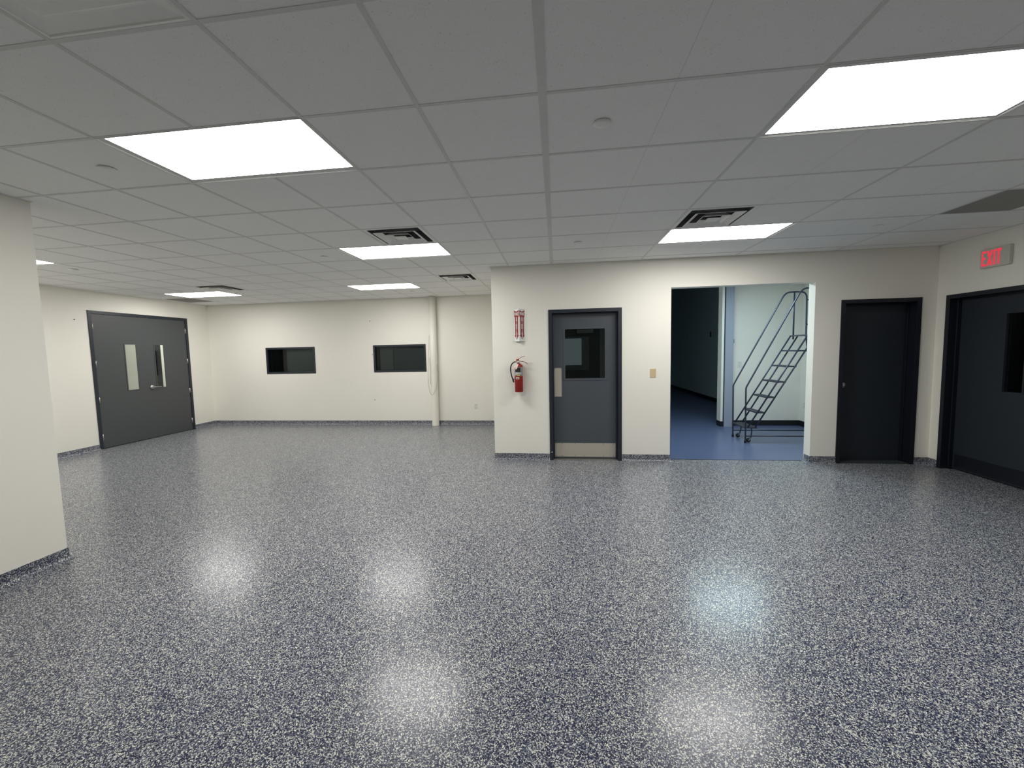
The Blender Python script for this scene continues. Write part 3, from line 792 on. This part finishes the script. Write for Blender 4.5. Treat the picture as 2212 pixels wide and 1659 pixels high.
# ------------------------------------------------------------------ fire extinguisher
EX, EY = -0.486, YN - 0.088
t = thing('fire_extinguisher', 'red fire extinguisher with black hose hanging on the wall', 'fire extinguisher', (EX, EY, 1.018), 0)
R0 = 0.0600
b = MB(); b.lathe([(0.02, 0.004), (R0 - 0.006, 0.0), (R0, 0.006), (R0, 0.362), (R0 - 0.002, 0.374), (R0 - 0.009, 0.387), (R0 - 0.024, 0.397), (0.026, 0.402), (0.019, 0.412), (0.0, 0.413)], n=48)
cyl = b.build('cylinder', 'red', t)
def band(z0, z1, a0, a1, mat, name, r=R0 + 0.0006, n=28, parent=cyl):
    b = MB(); vs_ = []
    for k in range(n + 1):
        a = math.radians(a0 + (a1 - a0) * k / n)
        vs_.append((b.bm.verts.new((r * math.sin(a), -r * math.cos(a), z0)), b.bm.verts.new((r * math.sin(a), -r * math.cos(a), z1))))
    for p, q in zip(vs_, vs_[1:]): b.bm.faces.new((p[0], q[0], q[1], p[1]))
    return b.build(name, mat, parent)
band(0.229, 0.357, -98, 98, 'labelgrey', 'label')
band(0.284, 0.352, -46, 30, 'labelblack', 'label_print', R0 + 0.0010)
band(0.232, 0.247, -34, 40, 'labelblack', 'label_band', R0 + 0.0010)
band(0.233, 0.243, -24, 26, 'yellow', 'yellow_strip', R0 + 0.0014)
band(0.187, 0.212, -36, 12, 'wplast', 'inspection_sticker', R0 + 0.0010)
band(0.194, 0.202, -28, 4, 'labelblack', 'sticker_print', R0 + 0.0014)
def curved_text(body, size, z, r, deg0, mat, name):
    b = MB(); n = len(body); step = size * 0.47 / r
    for k, ch in enumerate(body):
        a = math.radians(deg0) + (k - (n - 1) / 2) * step
        Mt = Matrix.Translation((r * math.sin(a), -r * math.cos(a), z)) @ Matrix.Rotation(a, 4, 'Z') @ UPRIGHT
        b.text(ch, size, Mt, bold=0.0012, depth=0.0002, sx=0.58)
    return b.build(name, mat, cyl)
curved_text('SENTRY', 0.037, 0.2655, R0 + 0.0014, -2, 'wplast', 'label_lettering')
b = MB(); b.lathe([(0.020, 0.405), (0.021, 0.416), (0.016, 0.420), (0.016, 0.446), (0.011, 0.450)], n=20)
b.box(-0.045, 0.0, -0.010, 0.010, 0.424, 0.440); b.build('valve', 'chrome', t)
b = MB(); b.lathe([(0.001, -0.012), (0.016, -0.011), (0.017, 0.0)], (0.0, -0.014, 0.428), 'Y', 20).build('pressure_gauge', 'chrome', t)
# levers
b = MB(); pth = [(-0.030, 0, 0.462), (0.0, 0, 0.468), (0.03, 0, 0.490), (0.06, 0, 0.506), (0.093, 0, 0.509)]
def strap(b, pts, wd, th_):
    pr = None
    for p, q in zip(pts, pts[1:]):
        p, q = Vector(p), Vector(q); d_ = (q - p).normalized(); up = Vector((-d_.z, 0, d_.x)) * th_ / 2
        vs_ = [p + up + Vector((0, wd, 0)), p + up - Vector((0, wd, 0)), p - up - Vector((0, wd, 0)), p - up + Vector((0, wd, 0))]
        ws = [q + up + Vector((0, wd, 0)), q + up - Vector((0, wd, 0)), q - up - Vector((0, wd, 0)), q - up + Vector((0, wd, 0))]
        A_ = [b.bm.verts.new(v) for v in vs_]; B_ = [b.bm.verts.new(v) for v in ws]
        for k in range(4): b.bm.faces.new((A_[k], A_[(k + 1) % 4], B_[(k + 1) % 4], B_[k]))
        b.bm.faces.new(A_); b.bm.faces.new(B_[::-1])
strap(b, pth, 0.010, 0.006); b.box(-0.034, 0.006, -0.011, 0.011, 0.446, 0.468); b.build('top_lever', 'darkred', t)
b = MB(); strap(b, [(0.0, 0, 0.445), (0.04, 0, 0.438), (0.08, 0, 0.430), (0.115, 0, 0.412), (0.122, 0, 0.404)], 0.011, 0.008); b.build('carry_handle', 'darkred', t)
MB().tube([(-0.012, -0.014, 0.473), (-0.012, 0.018, 0.473)], 0.003, 8).tube([(-0.012 + 0.011 * math.cos(a_), -0.014, 0.484 + 0.011 * math.sin(a_)) for a_ in [-PI / 2 + k_ * PI / 8 for k_ in range(17)]], 0.0028, 8).build('pull_pin', 'yellow', t)
b = MB(); b.tube([(-0.040, -0.002, 0.432), (-0.065, -0.006, 0.430), (-0.100, -0.010, 0.402), (-0.118, -0.010, 0.345), (-0.112, -0.010, 0.27), (-0.098, -0.008, 0.215), (-0.082, -0.004, 0.165)], 0.0085, 12, 2)
b.build('hose', 'hose', t)
b = MB(); b.tube([(-0.084, -0.004, 0.178), (-0.082, -0.004, 0.165), (-0.072, -0.003, 0.135)], 0.0115, 12, radii=[0.010, 0.0135, 0.0075]); b.build('nozzle', 'hose', t)
b = MB(); b.box(-0.095, -0.055, -0.006, 0.006, 0.180, 0.190); b.build('hose_clip', 'hose', t)
b = MB(); Mt = Matrix.Translation((-0.038, -0.066, 0.345)) @ Matrix.Rotation(math.radians(8), 4, 'X') @ Matrix.Rotation(math.radians(-18), 4, 'Y')
me_v = [Vector(p) for p in ((-0.081, -0.066, 0.335), (-0.022, -0.068, 0.328), (0.006, -0.060, 0.402), (-0.050, -0.058, 0.403))]
me_w = [p + Vector((0, -0.0008, 0)) for p in me_v]
A_ = [b.bm.verts.new(v) for v in me_v]; B_ = [b.bm.verts.new(v) for v in me_w]
b.bm.faces.new(A_); b.bm.faces.new(B_)
for k in range(4): b.bm.faces.new((A_[k], A_[(k + 1) % 4], B_[(k + 1) % 4], B_[k]))
tg = b.build('inspection_tag', 'tag', t)
MB().tube([(-0.022, -0.059, 0.398), (-0.022, -0.035, 0.412), (-0.022, -0.014, 0.430)], 0.001, 6, 1).build('string', 'tag', tg)
b = MB(); vv = [Vector(p) for p in ((-0.070, -0.0682, 0.345), (-0.030, -0.0695, 0.341), (-0.028, -0.0690, 0.346), (-0.068, -0.0678, 0.350))]
b.quad(*vv); b.build('tag_print', 'signred', tg)
b = MB(); b.box(-0.018, 0.018, 0.061, 0.086, 0.16, 0.42); b.box(-0.016, 0.016, 0.012, 0.061, 0.402, 0.410); b.build('wall_bracket', 'white', t)

# ------------------------------------------------------------------ rolling ladder
LY0, LY1 = 5.075, 5.56
t = thing('rolling_ladder', 'blue-grey steel rolling ladder with seven steps and handrails in the side room', 'ladder', (3.15, (LY0 + LY1) / 2, 0), 0)
wy = (LY1 - LY0) / 2
def X(x): return x - 3.15
r = 0.0125
for s in (-1, 1):
    y = s * wy
    b = MB()
    b.tube([(X(3.150), y, 0.03), (X(3.140), y, 0.88), (X(3.142), y, 0.915), (X(3.155), y, 0.95), (X(3.895), y, 2.395), (X(3.925), y, 2.448), (X(3.965), y, 2.487), (X(4.015), y, 2.505),
            (X(4.20), y, 2.505), (X(4.25), y, 2.490), (X(4.280), y, 2.450), (X(4.290), y, 2.40), (X(4.295), y, 1.80), (X(4.300), y, 1.72), (X(4.52), y, 0.03)], r, 12, 2)
    b.build('handrail', 'tube', t)
    MB().tube([(X(4.094), y, 2.505), (X(4.094), y, 1.70)], 0.012, 10).build('rail_post', 'tube', t)
    MB().tube([(X(3.185), y, 0.262), (X(4.055), y, 1.765)], 0.0125, 10).build('stringer', 'tube', t)
    MB().tube([(X(3.300), y, 0.262), (X(4.170), y, 1.765)], 0.0125, 10).build('stringer', 'tube', t)
    MB().tube([(X(3.150), y, 0.115), (X(4.51), y, 0.115)], 0.010, 10).build('base_bar', 'tube', t)
    for fx in (3.150, 4.52): MB().lathe([(0.018, 0.0), (0.018, 0.04), (0.013, 0.05)], (X(fx), y, 0), 'Z', 16).build('rubber_foot', 'rubber', t)
MB().tube([(X(4.29), -wy, 2.36), (X(4.29), wy, 2.36)], 0.011, 10).build('rear_rail', 'tube', t)
MB().tube([(X(4.295), -wy, 1.95), (X(4.295), wy, 1.95)], 0.011, 10).build('rear_rail', 'tube', t)
MB().tube([(X(4.40), -wy, 0.95), (X(4.40), wy, 0.95)], 0.010, 10).build('cross_brace', 'tube', t)
MB().tube([(X(4.51), -wy, 0.115), (X(4.51), wy, 0.115)], 0.010, 10).build('cross_brace', 'tube', t)
def expanded(b, x0, x1, y0, y1, z):
    """serrated expanded-metal tread: rim plus zigzag strands"""
    b.box(x0, x0 + 0.012, y0, y1, z - 0.024, z); b.box(x1 - 0.012, x1, y0, y1, z - 0.024, z)
    b.box(x0 + 0.012, x1 - 0.012, y0, y0 + 0.004, z - 0.02, z); b.box(x0 + 0.012, x1 - 0.012, y1 - 0.004, y1, z - 0.02, z)
    ny = int((y1 - y0) / 0.022); nx = max(2, int((x1 - x0) / 0.028))
    for a in range(nx):
        xa = x0 + 0.012 + (x1 - x0 - 0.024) * a / nx; xb = x0 + 0.012 + (x1 - x0 - 0.024) * (a + 1) / nx
        for k in range(ny):
            ya = y0 + (y1 - y0) * k / ny; yb = y0 + (y1 - y0) * (k + 1) / ny
            for (p, q) in (((xa, ya), (xb, yb)), ((xa, yb), (xb, ya))):
                d_ = Vector((q[0] - p[0], q[1] - p[1])).normalized() * 0.0022; nx_, ny_ = -d_.y, d_.x
                b.prism([(p[0] + nx_, p[1] + ny_), (q[0] + nx_, q[1] + ny_), (q[0] - nx_, q[1] - ny_), (p[0] - nx_, p[1] - ny_)], z - 0.006, z, 2)
for k in range(7):
    z = 0.262 + 0.2515 * k; x0 = 3.168 + 0.1508 * k
    x1 = x0 + 0.125
    if k == 0: x0, x1 = 3.145, 3.325
    if k == 6: x0, x1 = 4.068, 4.290
    b = MB(); expanded(b, X(x0), X(x1), -wy - 0.006, wy + 0.006, z)
    b.build('step' if k < 6 else 'platform', 'tread', t)
for s in (-1, 1):
    y = s * (wy - 0.045)
    b = MB(); b.tube([(X(3.255), y, 0.240), (X(3.268), y, 0.20), (X(3.262), y, 0.13), (X(3.250), y, 0.085)], 0.010, 10, 2)
    c = b.build('caster_arm', 'tube', t)
    b = MB(); b.lathe([(0.009, -0.012), (0.034, -0.011), (0.036, 0.0), (0.034, 0.011), (0.009, 0.012)], (X(3.215), y, 0.036), 'Y', 24).build('caster_wheel', 'rubber', c)
    b = MB()
    for q in (-0.015, 0.015): b.prism([(X(3.205), 0.03), (X(3.225), 0.026), (X(3.262), 0.085), (X(3.238), 0.09)], y + q - 0.001, y + q + 0.001, 1)
    b.box(X(3.236), X(3.264), y - 0.016, y + 0.016, 0.083, 0.089); b.build('caster_fork', 'chrome', c)
